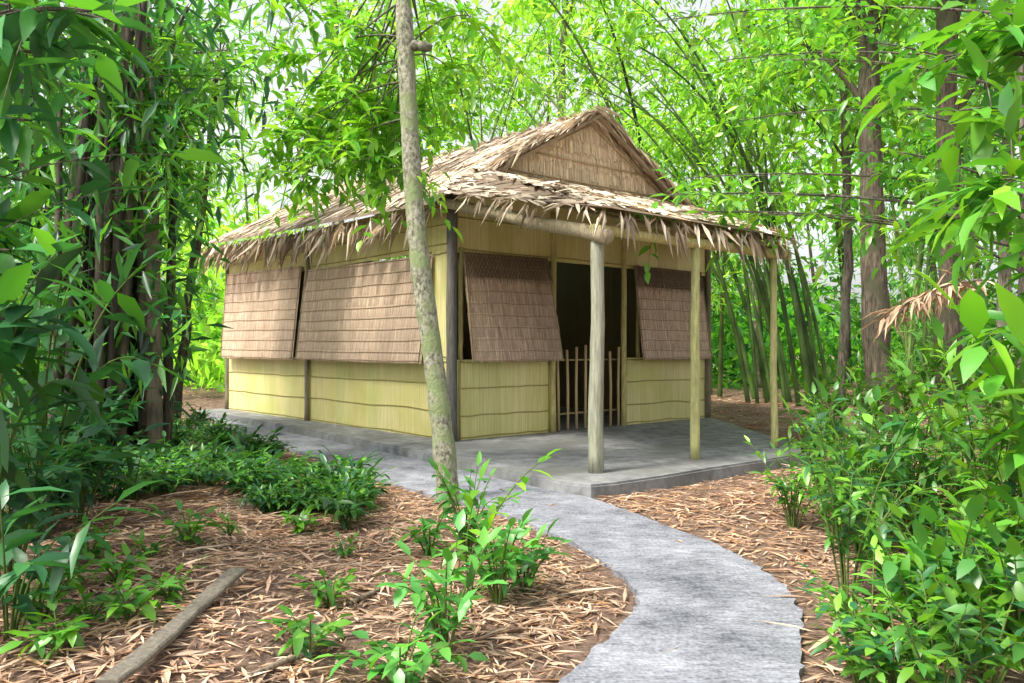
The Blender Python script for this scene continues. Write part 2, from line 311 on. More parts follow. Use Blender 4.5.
m.build('ridge_thatch',M['thatch'],hut)
for sgn in (-1,1):
    m=MB(); p=H(AP,RF+.03,RZ-.045); q=H(AP+sgn*2.0,RF+.03,RZ-.045-2.0*.556); u=q-p; box(m,p,u,UL*.05,ZV*-.05,(.36,.27,.19)); m.build('bargeboard',M['woven'],hut)
# gable wall: overlapping courses of palm leaf
m=MB(); gz=3.30; cz=.19; rows=int((RZ-gz)/cz)+1; GOLD=[(.76,.595,.41),(.68,.515,.345),(.84,.675,.48),(.72,.555,.38)]
m.add([H(.35,.02,gz),H(4.33,.02,gz),H(AP,.02,RZ-.03)],[[0,1,2]],(.5,.38,.25))
for k in range(rows):
    z0=gz+k*cz; a=.32
    while a<4.36:
        w=r.uniform(.012,.026); ac=a+w/2; top=min(z0+cz*1.3,roofz(ac)-.02); bot=z0-r.uniform(-.02,.07)
        if top>bot+.02:
            o_=-.014-r.uniform(0,.010); sk=(a-AP)*.02+r.normal(0,.006); m.add([H(a+sk,o_,bot),H(a+w*1.1+sk,o_,bot),H(a+w*1.1,.0,top),H(a,.0,top)],[[0,1,2,3]],pick(GOLD,1,r,.14)[0])
        a+=w*.9
gab=m.build('gable_panel',M['woven'],hut)
bc=(.56,.42,.28)
for (p,q) in (((.5,3.46),(4.18,3.46)),((1.2,3.74),(3.5,3.74)),((.75,3.46),(AP,4.28)),((3.93,3.46),(AP,4.28))):
    m=MB(); tube(m,[H(p[0],-.035,p[1]),H(q[0],-.035,q[1])],.010,6,bc); q=m.build('gable_batten',M['bamboo'],hut,True); q.parent=gab
# porch skirt roof: broad flat dry leaves
m=MB(); S=[H(.3,-.02,3.40),H(4.35,-.02,3.40),H(2.52,-3.0,2.43),H(-.66,-3.0,2.43)]
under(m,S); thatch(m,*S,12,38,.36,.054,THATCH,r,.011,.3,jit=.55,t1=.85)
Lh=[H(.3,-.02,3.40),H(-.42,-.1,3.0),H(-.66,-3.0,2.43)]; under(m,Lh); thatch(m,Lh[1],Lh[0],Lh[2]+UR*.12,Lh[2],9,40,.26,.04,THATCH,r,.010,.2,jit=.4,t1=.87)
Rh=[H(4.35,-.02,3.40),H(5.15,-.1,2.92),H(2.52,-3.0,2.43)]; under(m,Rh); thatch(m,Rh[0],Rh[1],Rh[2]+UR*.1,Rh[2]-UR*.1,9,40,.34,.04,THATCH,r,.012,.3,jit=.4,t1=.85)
n=80; s=r.random((n,1)); P=S[3]*(1-s)+S[2]*s+UL*r.uniform(0,.15,(n,1)); leafset(m,P,-UL*.5-ZV*r.uniform(.1,2.4,(n,1))+UR*r.normal(0,.9,(n,1)),r.uniform(.08,.44,n),r.uniform(.02,.048,n),pick(THATCH,n,r)*1.1,L4,r,.8)
n=36; s=r.random((n,1)); P=Lh[1]*(1-s)+Lh[2]*s; leafset(m,P,-UR*.5-ZV*r.uniform(.0,1.8,(n,1))+UL*r.normal(0,.8,(n,1)),r.uniform(.1,.36,n),r.uniform(.018,.04,n),pick(THATCH,n,r),L4,r,.8)
m.build('porch_roof',M['thatch'],hut)
# window flaps
def flap(name,top0,top1,bot1,bot0,rows=9,label=None,lattice=False):
    m=MB(); m.add([top0,top1,bot1,bot0],[[0,1,2,3]],(.55,.42,.31))
    L=np.linalg.norm(bot0-top0)/rows; wtot=np.linalg.norm(top1-top0)
    for k in range(rows):
        n=int(wtot/.009); s=(np.arange(n)[:,None]+.5+r.uniform(-.4,.4,(n,1)))/n; t=k/rows
        p=(top0*(1-s)+top1*s)*(1-t)+(bot0*(1-s)+bot1*s)*t; d=nrm((bot0*(1-s)+bot1*s)-(top0*(1-s)+top1*s)); sd=nrm(top1-top0)
        Lk=L*(r.uniform(.9,1.7,(n,1)) if k<rows-1 else r.uniform(.9,1.12,(n,1))); d=nrm(d+sd*r.normal(0,.015,(n,1))); W=.007*r.uniform(.6,1.4,(n,1)); o_=fl_n*.003; hh=r.uniform(.003,.007,(n,1))
        V=np.stack([p+o_-sd*W,p+o_+sd*W,p+d*Lk+fl_n*hh+sd*W*.6,p+d*Lk+fl_n*hh-sd*W*.6],1).reshape(-1,3)
        wave=np.exp(.06*np.sin(s*wtot*4)+.05*np.sin(s*wtot*9.5))
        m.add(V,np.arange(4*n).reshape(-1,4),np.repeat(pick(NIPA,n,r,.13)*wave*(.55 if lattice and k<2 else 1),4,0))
    o=m.build(name,M['woven'],hut)
    for k in range(0,rows+1):
        m=MB(); t=min(k/rows+.02,.99); a_=(top0*(1-t)+bot0*t)+fl_n*.011; b_=(top1*(1-t)+bot1*t)+fl_n*.011; tt=np.linspace(0,1,9)[:,None]; P=a_*(1-tt)+b_*tt; P[:,2]+=r.normal(0,.005,9)
        tube(m,P,.004,5,(.52,.385,.275)); q=m.build('batten',M['bamboo'],hut,True); q.parent=o
    for s in (0.01,.988):
        m=MB(); tube(m,[(top0*(1-s)+top1*s)+fl_n*.012,(bot0*(1-s)+bot1*s)+fl_n*.012],.007,5,(.56,.43,.30)); q=m.build('edge_strip',M['bamboo'],hut,True); q.parent=o
    if lattice:
        m=MB(); Ht=2/rows
        for k in range(int(wtot/.055)):
            for sg in (-1,1):
                s0=(k+.5)*.055/wtot; s1=np.clip(s0+sg*.13,0,1)
                tube(m,[top0*(1-s0)+top1*s0+fl_n*(.016+.003*sg),(top0*(1-s1)+top1*s1)*(1-Ht)+(bot0*(1-s1)+bot1*s1)*Ht+fl_n*(.016+.003*sg)],.004,4,(.20,.14,.09))
        q=m.build('lattice',M['bamboo'],hut,True); q.parent=o
    if label: o['label']=label
    return o
fl_n=-UR*.97+ZV*.2
flap('window_flap',H(-.03,3.68,2.40),H(-.03,.36,2.36),H(-.19,.38,1.04),H(-.19,3.70,1.05),9,'long woven palm flap nearer the corner on the left wall')
flap('window_flap',H(-.03,6.74,2.55),H(-.03,3.80,2.48),H(-.19,3.78,1.05),H(-.19,6.6,1.06),9,'woven palm flap at the far end of the left wall')
fl_n=-UL*.97+ZV*.2
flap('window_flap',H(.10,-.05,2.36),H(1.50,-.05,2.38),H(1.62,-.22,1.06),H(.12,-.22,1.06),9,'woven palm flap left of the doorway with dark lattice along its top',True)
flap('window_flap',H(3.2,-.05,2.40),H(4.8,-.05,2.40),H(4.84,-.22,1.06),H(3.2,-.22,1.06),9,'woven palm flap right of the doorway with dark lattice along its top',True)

# ------------------------------------------------------------ vegetation builders
def crown(mb,blobs,ncl,nper,L,W,pal,rng,cr=.3,down=.35,tm=L4,zs=.8):
    for c,rad in blobs:
        c=np.asarray(c); u=nrm(rng.normal(0,1,(ncl,3))); q=c+u*rad*(rng.random((ncl,1))**.4)*A_([1,1,zs]); br=np.exp(rng.normal(0,.35,(ncl,1)))
        P=np.repeat(q,nper,0)+rng.normal(0,cr,(ncl*nper,3))*A_([1,1,.7]); D=P-np.repeat(q,nper,0)+rng.normal(0,.25,P.shape)-ZV*down*cr*2
        n=len(P); leafset(mb,P,D,L*rng.uniform(.6,1.25,n),W*rng.uniform(.7,1.2,n),pick(pal,n,rng,.15)*np.repeat(br,nper,0),tm,rng,.55)
def wob(p,q,n,amp,rng,bow=0):
    t=np.linspace(0,1,n)[:,None]; P=p*(1-t)+q*t; w=np.cumsum(rng.normal(0,amp,(n,3)),0); w-=w[0]; w[:,2]=0; return P+w+A_([bow,0,0])*np.sin(np.pi*t)
def tree(label,x,y,top,r0,blobs,ncl,nper,L,W,pal,seed,mat='bark',cat='tree',bow=0,tm=L4,leaf='leaf',tc=(1,1,1),group=None,down=.35,cr=.3,name='tree'):
    rng=np.random.default_rng(seed); z=g1(x,y)-.05; root=thing(name,label,cat,(x,y,z),group); b=A_([x,y,z]); top=np.asarray(top,float)
    P=wob(b,top,40,.014*max(1,r0*6),rng,bow); t=np.linspace(0,1,40); m=MB()
    rad=r0*(1-.5*t)*(1+.35*np.exp(-t*22))*(1+rng.normal(0,.035,40)); tube(m,P,rad,12,tc)
    m.build('trunk',M[mat],root,True); mb=MB(); ml=MB(); have=False
    for c,rad_ in blobs:
        c=np.asarray(c,float); i=int(np.clip(np.argmin(np.abs(P[:,2]-(c[2]-rad_*1.2))),8,39)); s=P[i]
        tube(ml,bez(s,(s+c)/2+ZV*.4*rad_,c,8),np.linspace(max(r0*.32,.015),.008,8),6,tc); have=True
        for k in range(6):
            e=c+rng.normal(0,rad_*.5,3); tube(ml,bez(s*.4+c*.6,(c+e)/2+ZV*.1,e,5),np.linspace(.012,.004,5),4,tc,False)
    if have:
        ml.build('limb',M[mat],root,True); crown(mb,blobs,ncl,nper,L,W,pal,rng,cr,down,tm); mb.build('crown',M[leaf],root)
    return root
def bamboo(label,x,y,n,Hh,lean,seed,pal=BAMB,cc=((.10,.16,.04),(.16,.22,.06)),spread=.5,r0=.045,fan=.5,leaves=900,group=None,t0=.35,L=.24,W=.035,dark=1,leaf='leaf'):
    rng=np.random.default_rng(seed); z=g1(x,y)-.03; root=thing('bamboo_clump',label,'bamboo',(x,y,z),group); ml=MB()
    for k in range(n):
        b=A_([x,y,z])+A_([*rng.normal(0,spread*.5,2),0]); an=rng.uniform(0,2*np.pi); h=Hh*rng.uniform(.7,1.1)
        ld=A_([math.cos(an)*fan,math.sin(an)*fan,0])*rng.uniform(.2,1)+A_([lean[0],lean[1],0])*rng.uniform(.5,1.3)
        ns=34; t=np.linspace(0,1,ns)[:,None]; P=b+ld*h*(.35*t+.65*t**2.2)+ZV*h*(t-.22*t**3)
        c=A_(cc[0])*(1-rng.random())+A_(cc[1])*rng.random(); rad=r0*rng.uniform(.6,1.1)*(1-.75*t[:,0]); nd=(np.arange(ns)%3==0); rad=rad*np.where(nd,1.12,1)
        cs=np.tile(c*1.4,(ns,1)); cs[nd]*=.55; m=MB(); tube(m,P,rad,7,cs,False); m.build('culm',M['culm'],root,True)
        nl=leaves//n//8; ii=rng.integers(int(ns*t0),ns,nl); q=P[ii]+rng.normal(0,.45,(nl,3))*A_([1,1,.7])*(.5+t[ii]); 
        br=np.exp(rng.normal(0,.28,(nl,1))); PP=np.repeat(q,8,0)+rng.normal(0,.14,(nl*8,3)); D=rng.normal(0,.8,PP.shape)-ZV*.6
        N_=len(PP); leafset(ml,PP,D,L*rng.uniform(.6,1.3,N_),W*rng.uniform(.8,1.3,N_),pick(pal,N_,rng,.15)*np.repeat(br,8,0)*dark,L4,rng,.6)
        for w in range(nl//3):
            a=P[ii[w]]; tube(ml,[a,(a+q[w])/2+ZV*.05,q[w]],[.006,.005,.003],4,c*1.2,False)
    ml.build('foliage',M[leaf],root); return root
def stemleaves(ms,ml,p0,p1,p2,n,L,W,pal,rng,r0=.006,t0=.25,tm=L8,droop=.25,sc=(1,1,1)):
    P=bez(p0,p1,p2,14); tube(ms,P,np.linspace(r0,r0*.35,14),5,sc,False); t=np.linspace(t0,1,n); pts=A_([np.interp(t,np.linspace(0,1,14),P[:,k]) for k in range(3)]).T
    T=nrm(np.gradient(pts,axis=0)) if n>2 else np.tile(nrm(p2-p0),(n,1)); sd=nrm(np.cross(T,ZV)+rng.normal(0,.25,(n,3))); sg=np.where(np.arange(n)%2==0,1,-1)[:,None]
    D=T*rng.uniform(.3,.8,(n,1))+sd*sg+rng.normal(0,.25,(n,3))-ZV*droop*rng.uniform(0,2,(n,1)); D[-1]=T[-1]
    leafset(ml,pts,D,L*rng.uniform(.65,1.2,n),W*rng.uniform(.75,1.2,n),pick(pal,n,rng,.18),tm,rng,.25)
def shrub(name,label,loc,h,spread,nst,nl,L,W,pal,seed,group=None,leaf='gloss',cat='shrub',droop=.25,t0=.25,r0=.006):
    rng=np.random.default_rng(seed); loc=np.asarray(loc,float); root=thing(name,label,cat,loc,group); ms,ml=MB(),MB()
    for k in range(nst):
        an=2*np.pi*(k+rng.uniform(-.4,.4))/nst; u=rng.uniform(.3,1); o=A_([math.cos(an),math.sin(an),0])*spread*u
        tip=loc+o+ZV*h*rng.uniform(.5,1.1); stemleaves(ms,ml,loc+o*.08,loc+o*.35+ZV*h*.65,tip,nl,L,W,A_(pal)*rng.uniform(.55,1.1),rng,r0,t0,droop=droop)
    ms.build('stem',M['stem'],root,True); ml.build('foliage',M[leaf],root); return root
def branchtree(label,base,ht,r0,targets,seed,pal,L,W,nl=9,ntw=6,leaf='gloss',mat='bark',droop=.35,tw=.5,group=None,name='tree'):
    rng=np.random.default_rng(seed); b=A_([base[0],base[1],g1(*base)-.05]); root=thing(name,label,'tree',b,group); P=wob(b,b+A_([rng.normal(0,.1),rng.normal(0,.1),ht]),20,.012,rng)
    m=MB(); tube(m,P,r0*np.linspace(1.1,.4,20),10,(.7,.7,.7)); m.build('trunk',M[mat],root,True); ms,ml=MB(),MB()
    for tg in targets:
        tg=np.asarray(tg); i=int(np.clip(np.argmin(np.abs(P[:,2]-tg[2]+.3)),4,19)); s=P[i]; Q=bez(s,(s+tg)/2+ZV*.25,tg,12); tube(ms,Q,np.linspace(r0*.3,.005,12),6,(.7,.7,.7),False)
        for k in range(ntw):
            j=rng.integers(4,12); e=Q[j]+rng.normal(0,tw,3)*A_([1,1,.6])-ZV*.08; stemleaves(ms,ml,Q[j],(Q[j]+e)/2+ZV*.08,e,nl,L,W,pal,rng,.004,.15,droop=droop)
        stemleaves(ms,ml,Q[5],Q[8],Q[11],nl,L,W,pal,rng,.004,.1,droop=droop)
    ms.build('limb',M[mat],root,True); ml.build('crown',M[leaf],root); return root

# ------------------------------------------------------------ foreground slender tree
b=gnd(447,503); x,y=b[0],b[1]
rng=np.random.default_rng(5); root=thing('tree','slender leaning tree with mottled grey bark in front of the hut corner','tree',(x,y,g1(x,y)-.05))
K=catmull(A_([at(449,515,y),at(447,480,y),at(441,420,y),at(432,350,y),at(421,270,y),at(414,200,y),at(408,100,y),at(403,0,y),at(398,-120,y),at(402,-320,y)]),6)
m=MB(); tr=np.interp(np.linspace(0,1,len(K)),[0,.06,.3,.7,1],[.114,.091,.083,.071,.045]); tube(m,K,tr*(1+rng.normal(0,.045,len(K))),14); m.build('trunk',M['slimbark'],root,True)
m=MB(); tube(m,bez(at(410,45,y),at(420,44,y-.05),at(430,47,y-.08),5),[.05,.045,.04,.045,.03],8,(.6,.6,.6)); m.build('branch_stub',M['slimbark'],root,True)
ms,ml=MB(),MB()
for tg in (at(335,145,y+.4),at(360,175,y+.3),at(320,110,y+.8),at(385,125,y+.5),at(300,165,y+.9),at(375,60,y+.5),at(340,25,y+.4),at(430,30,y+.6),at(470,15,y+.3),at(350,170,y+.7),at(325,180,y+.6),at(345,80,y+.6),at(285,120,y+.6),at(310,60,y+.5),at(500,60,y+.9),at(290,20,y+.7),at(455,75,y+.8),at(395,170,y+.9),at(340,165,y+1.0),at(265,150,y+.8),at(430,110,y+.8),at(385,150,y+.8),at(365,160,y+.5),at(300,180,y+.8),at(390,185,y+.5),at(370,140,y+1),at(400,150,y+1),at(320,175,y+.9),at(280,175,y+1),at(440,140,y+1.1),at(375,175,y+1.1),at(305,150,y+1.1),at(355,150,y+1.2),at(260,185,y+1.2)):
    s=K[-14]+ZV*rng.uniform(-.8,.6); Q=bez(s,(s+tg)/2+ZV*.2,tg,12); tube(ms,Q,np.linspace(.010,.003,12),5,(.5,.5,.5),False)
    for k in range(8):
        j=rng.integers(8,12); e=Q[j]+rng.normal(0,.27,3)-ZV*.05; stemleaves(ms,ml,Q[j],(Q[j]+e)/2+ZV*.05,e,9,.155,.058,BRIGHT,rng,.003,.1)
ms.build('limb',M['slimbark'],root,True); ml.build('crown',M['leaf'],root)

# ------------------------------------------------------------ bamboo clumps
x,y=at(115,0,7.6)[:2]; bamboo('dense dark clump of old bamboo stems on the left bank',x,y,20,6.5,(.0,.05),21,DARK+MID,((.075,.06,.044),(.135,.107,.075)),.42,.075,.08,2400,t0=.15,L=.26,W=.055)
x,y=at(800,0,15.2)[:2]; bamboo('arching green bamboo clump just right of the hut',x,y,18,9.5,(-.38,.05),22,BAMB,((.032,.065,.014),(.075,.13,.03)),1.0,.055,.28,2800,t0=.35,leaf='glow')
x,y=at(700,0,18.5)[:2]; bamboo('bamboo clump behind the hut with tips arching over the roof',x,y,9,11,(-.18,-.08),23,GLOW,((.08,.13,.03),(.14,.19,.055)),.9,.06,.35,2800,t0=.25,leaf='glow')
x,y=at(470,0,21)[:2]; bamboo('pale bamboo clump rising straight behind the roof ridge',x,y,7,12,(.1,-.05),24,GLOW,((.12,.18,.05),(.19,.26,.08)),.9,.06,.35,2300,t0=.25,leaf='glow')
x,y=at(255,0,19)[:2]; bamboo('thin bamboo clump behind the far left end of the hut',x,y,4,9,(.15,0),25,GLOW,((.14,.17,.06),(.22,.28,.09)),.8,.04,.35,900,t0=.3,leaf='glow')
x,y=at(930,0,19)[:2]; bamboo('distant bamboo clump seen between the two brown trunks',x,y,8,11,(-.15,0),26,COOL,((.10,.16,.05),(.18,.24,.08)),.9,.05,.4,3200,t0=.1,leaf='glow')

# ------------------------------------------------------------ trees
def bl(*a): return [(at(px,py,d),rad) for px,py,d,rad in a]
def tx(px,d): return at(px,0,d)[:2]
tree('thick brown trunked tree right of the porch, left one of the pair',*tx(884,11.2),at(872,-190,11.2),.19,bl((850,-30,11,1.3),(790,40,12,1.1),(930,-80,11,1.5),(880,60,12.5,.9)),45,12,.22,.085,BRIGHT+COOL,31,tc=(.56,.53,.47))
tree('thick brown trunked tree further right, mostly bare and straight',*tx(944,10.4),at(946,-190,10.4),.165,bl((980,-40,10.5,1.2),(1010,60,11,1.0),(930,-100,10,1.4)),45,12,.22,.085,BRIGHT+COOL,32,tc=(.5,.46,.41))
tree('thin grey trunk tree between porch and brown trunks',*tx(839,13.2),at(845,-60,13.2),.085,bl((830,30,13.5,1.3),(770,90,13.2,1.0),(870,110,14,1.0)),45,12,.24,.09,BRIGHT,33,tc=(.55,.55,.52))
tree('slim dark leaning tree at the left end of the hut',*tx(172,11.5),at(222,60,11.5),.075,bl((225,40,11.5,.9),(180,90,11,.8)),40,12,.2,.06,BRIGHT+COOL,34,tc=(.4,.38,.36))
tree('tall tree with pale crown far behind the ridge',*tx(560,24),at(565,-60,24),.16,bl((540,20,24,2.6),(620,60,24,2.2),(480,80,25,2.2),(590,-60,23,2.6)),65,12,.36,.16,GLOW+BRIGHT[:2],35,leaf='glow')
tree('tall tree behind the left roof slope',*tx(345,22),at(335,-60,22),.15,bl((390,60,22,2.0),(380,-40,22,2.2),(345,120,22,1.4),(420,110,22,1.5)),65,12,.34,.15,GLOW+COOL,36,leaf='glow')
tree('background tree far to the right of the bamboo',*tx(1000,17),at(1010,-100,17),.14,bl((1000,60,17,2.0),(1040,200,17,1.8),(930,150,18,1.5),(960,-20,17,2)),80,12,.30,.13,COOL+MID,37)
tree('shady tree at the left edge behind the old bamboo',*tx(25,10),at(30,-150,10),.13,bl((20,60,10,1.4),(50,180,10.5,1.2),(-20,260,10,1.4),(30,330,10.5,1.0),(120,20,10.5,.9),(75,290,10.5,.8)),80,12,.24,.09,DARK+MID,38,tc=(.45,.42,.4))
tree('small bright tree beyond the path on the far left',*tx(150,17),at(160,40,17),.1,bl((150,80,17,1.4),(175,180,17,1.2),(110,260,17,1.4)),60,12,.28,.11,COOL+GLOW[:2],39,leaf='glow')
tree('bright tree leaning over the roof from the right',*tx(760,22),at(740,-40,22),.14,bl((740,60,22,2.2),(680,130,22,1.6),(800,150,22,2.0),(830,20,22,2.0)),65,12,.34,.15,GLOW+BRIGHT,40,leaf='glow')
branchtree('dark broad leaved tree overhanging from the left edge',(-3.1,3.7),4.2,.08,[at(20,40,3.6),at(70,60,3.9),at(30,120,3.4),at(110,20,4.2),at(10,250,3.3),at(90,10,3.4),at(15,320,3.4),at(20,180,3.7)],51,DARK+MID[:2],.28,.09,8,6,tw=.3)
branchtree('broad leaved tree reaching in from the right edge',(3.2,4.2),3.8,.07,[at(960,110,4.2),at(1000,180,3.8),at(930,60,4.6),at(990,40,4.4),at(1000,260,4.0),at(1010,330,3.7),at(950,220,4.9)],52,BRIGHT[:3]+MID,.27,.095,8,6,tw=.3)
branchtree('small tree with hanging bright leaves in front of the right trunks',(5.2,8.4),5,.05,[at(860,150,8),at(900,230,8),at(820,110,8.5),at(780,60,8.5),at(920,240,8),at(850,40,8),at(740,120,9),at(940,180,7.5),at(810,200,8.8),at(700,195,8.8),at(760,215,8.6),at(720,60,9),at(660,20,9),at(668,195,8.4),at(700,212,8.3),at(685,178,8.6),at(655,212,8.4)],53,BRIGHT+MID,.19,.07,8,6,leaf='leaf',tw=.36)
branchtree('small tree with feathery bright leaves behind the left bank',(-4.6,9.2),4.6,.05,[at(190,120,9),at(230,80,9.3),at(160,60,8.8),at(230,150,9.8),at(200,200,9.5),at(150,230,9),at(270,50,9),at(165,290,9.3)],54,BRIGHT+COOL,.17,.045,12,7,leaf='leaf',tw=.5)
# fern-leaved young palm on the left bank
rng=np.random.default_rng(56); x,y=at(165,0,8.0)[:2]; z=g1(x,y)-.03; root=thing('palm','young palm with long feathery fronds between the old bamboo and the hut','palm',(x,y,z)); ms,ml=MB(),MB(); tp=A_([x,y,3.25])
m=MB(); tube(m,wob(A_([x,y,z]),tp,16,.012,rng),np.linspace(.055,.035,16),9,(.5,.47,.42)); m.build('trunk',M['bark'],root,True)
for tg in (at(232,120,8.0),at(225,180,7.7),at(215,60,8.3),at(175,40,7.6),at(120,110,7.4),at(130,190,7.4),at(205,230,7.8),at(165,215,7.2),at(240,85,8.6),at(100,60,7.8)):
    stemleaves(ms,ml,tp,(tp+tg)/2+ZV*.38,tg,46,.27,.036,BRIGHT+COOL,rng,.010,.12,tm=L8,droop=.3)
ms.build('stalk',M['stem'],root,True); ml.build('frond',M['leaf'],root)

# far-off wood
rng=np.random.default_rng(61); m=MB(); nC=280
an=rng.uniform(-.72,.72,nC); d=rng.uniform(25,46,nC); zz=rng.random(nC)**1.5*14; cen=np.stack([np.tan(an)*d,d,zz],-1)
for c in cen:
    px=512+c[0]/c[1]*F
    if 185<px<345 and c[2]>5 and rng.random()<.85: continue
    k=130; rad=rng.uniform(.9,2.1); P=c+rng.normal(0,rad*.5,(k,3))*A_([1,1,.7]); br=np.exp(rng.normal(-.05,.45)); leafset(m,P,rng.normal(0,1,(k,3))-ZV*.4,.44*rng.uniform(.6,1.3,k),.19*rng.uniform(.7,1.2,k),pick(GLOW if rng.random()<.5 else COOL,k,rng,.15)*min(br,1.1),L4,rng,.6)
for q in range(215):   # low thicket
    a=rng.uniform(-.72,.72) if q<170 else rng.uniform(-.39,-.2); dd=rng.uniform(20,34); c=A_([math.tan(a)*dd,dd,rng.uniform(.3,2.8)]); k=140
    px=512+c[0]/c[1]*F; g=180<px<345
    if q>=170: c[2]=rng.uniform(.4,4.6)
    P=c+rng.normal(0,.75,(k,3))*A_([1.4,1,.8]); P[:,2]=np.abs(P[:,2])
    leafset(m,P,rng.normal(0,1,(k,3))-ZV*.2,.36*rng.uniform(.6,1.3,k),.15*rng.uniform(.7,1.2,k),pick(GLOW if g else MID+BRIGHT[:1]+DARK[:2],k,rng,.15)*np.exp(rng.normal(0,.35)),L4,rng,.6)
for k in range(24):
    a=rng.uniform(-.72,.72); dd=rng.uniform(22,46); p=A_([math.tan(a)*dd,dd,-.1]); q=p+A_([rng.normal(0,.8),0,rng.uniform(7,14)]); tube(m,wob(p,q,6,.08,rng),np.linspace(.15,.06,6),6,(.12,.10,.075),False)
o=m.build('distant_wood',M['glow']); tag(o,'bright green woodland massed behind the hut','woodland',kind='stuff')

# ------------------------------------------------------------ undergrowth
def gp(px,py):
    p=gnd(px,py); p=gnd(px,py,g1(p[0],p[1])); p[2]=g1(p[0],p[1])-.01; return p
rs=np.random.default_rng(71)
def patch(protos,spots,label,group,smin,smax):
    for k,(px,py) in enumerate(spots):
        pr=protos[k%len(protos)]; p=gp(px,py); s=rs.uniform(smin,smax); rz=rs.uniform(0,6.28)
        if not pr.get('used'):
            pr.location=tuple(p); pr.rotation_euler=(0,0,rz); pr.scale=(s,s,s); pr['used']=1; pr['label']=label; pr['group']=group
        else: dup(pr,p,rz,s,label,group)
def protos(n,h,spread,nst,nl,L,W,pal,seed,leaf='gloss',name='shrub',cat='shrub',droop=.25,t0=.25):
    return [shrub(name,'x',(0,0,0),h*(.9+.1*k),spread,nst,nl,L*(1+.15*(k%3)),W*(1+.18*(k%3)),A_(pal)*(1-.12*(k%2)),seed+k,None,leaf,cat,droop,t0) for k in range(n)]
R1=protos(4,.78,.45,13,13,.125,.039,MID+BRIGHT[:2]+DARK[:2],80)
patch(R1,[(792,520),(818,500),(846,484),(872,474),(836,532),(880,522),(912,502),(952,486),(992,478),(930,548),(884,572),(846,604),(1012,520),(970,520),(860,552),(905,540)],'leafy green shrub on the bank right of the path','shrubs massed right of the path',.7,1.0)
R2=protos(4,1.0,.5,13,13,.17,.055,BRIGHT+MID,90)
patch(R2,[(830,442),(870,436),(910,440),(955,440),(1000,445),(1030,480),(1050,540),(985,570),(1030,610)],'tall bright shrub at the back of the right bank','tall shrubs at the back of the right bank',.8,1.05)
R3=protos(4,.40,.32,11,10,.10,.038,MID+BRIGHT[:2]+DARK[:2],100)
patch(R3,[(870,650),(905,612),(930,660),(960,610),(860,695),(985,690),(1020,660),(940,720),(900,690),(1000,620),(950,640)],'low leafy plant at the path edge, lower right','low plants in the lower right corner',.75,1.1)
G1=protos(5,.25,.34,13,9,.105,.035,MID+DARK[:3],110,name='ground_plant',cat='plant')
sp=[]
while len(sp)<135:
    px=rs.uniform(20,355); lo=426+max(0,px-190)*.32; py=rs.uniform(lo,lo+62-max(0,px-300)*.25+max(0,230-px)*.22); p=gnd(px,py)
    if hard(A_([p[0]]),A_([p[1]]))[0]>.30: sp.append((px,py))
patch(G1,sp,'low leafy plant in the undergrowth along the left side of the path','low undergrowth left of the path',.65,1.05)
S1=protos(3,.15,.13,6,6,.075,.03,MID+BRIGHT[:1],115,name='seedling',cat='plant')
patch(S1,[(150,560),(190,545),(120,590),(230,540),(330,600),(300,530),(90,620),(170,600),(60,600),(345,555),(310,650),(60,660),(90,560),(40,620),(130,620)],'tiny green seedling sprouting through the dry leaves, lower left','seedlings in the dry leaves',.7,1.3)
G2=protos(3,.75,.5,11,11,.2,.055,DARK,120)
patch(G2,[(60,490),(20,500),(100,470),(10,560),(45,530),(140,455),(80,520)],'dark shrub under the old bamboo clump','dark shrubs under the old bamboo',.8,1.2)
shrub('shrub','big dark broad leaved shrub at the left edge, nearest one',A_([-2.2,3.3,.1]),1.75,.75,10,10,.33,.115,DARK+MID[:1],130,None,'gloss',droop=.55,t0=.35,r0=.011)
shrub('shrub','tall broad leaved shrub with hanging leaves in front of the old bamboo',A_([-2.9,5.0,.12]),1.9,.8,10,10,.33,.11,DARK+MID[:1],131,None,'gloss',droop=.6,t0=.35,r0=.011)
shrub('shrub','blue green bush low in the lower left corner',gp(10,640),.55,.5,10,9,.2,.06,DARK,132)
shrub('shrub','leaning broad leaved shrub at the right edge with very large leaves',A_([2.45,3.5,.1]),1.25,.7,9,9,.34,.115,BRIGHT+MID[:2],133,droop=.4,t0=.35,r0=.01)
shrub('shrub','light green broad leaved shrub filling the lower right corner, nearest one',A_([2.12,2.95,.08]),.5,.36,8,8,.17,.068,BRIGHT[:3]+MID,134,droop=.4,t0=.3,r0=.007)
SAP=[(.07,.30,.05),(.11,.40,.07),(.16,.46,.06)]
for (px,py,h,s_,n,nl,lab,sd) in ((445,655,.46,.25,10,9,'leafy sapling in the bottom foreground with broad glossy leaves',140),(400,690,.24,.24,8,8,'low sapling at the bottom of the picture, left of the foreground plants',141),(498,602,.4,.27,11,9,'small sapling on the litter beside the path bend',142),(468,560,.44,.28,12,9,'young plant at the foot of the slender tree',143),(430,560,.26,.2,7,7,'little plant just left of the slender tree foot',144),(525,590,.28,.22,8,8,'small plant nearest the path bend, right of the other saplings',145)):
    shrub('sapling',lab,gp(px,py),h,s_,n,nl,.105,.043,SAP,sd,cat='plant')
p=gp(470,590); rng=np.random.default_rng(150); root=thing('sapling','lanky sapling leaning over the path with pale new leaves at its tip','plant',p); ms,ml=MB(),MB()
stemleaves(ms,ml,p,p+A_([.05,0,.45]),at(545,458,p[1]),11,.13,.045,BRIGHT,rng,.006,.4); stemleaves(ms,ml,p,p+A_([-.05,0,.3]),at(480,480,p[1]),8,.12,.042,BRIGHT,rng,.006,.4)
ms.build('stem',M['stem'],root,True); ml.build('foliage',M['leaf'],root)
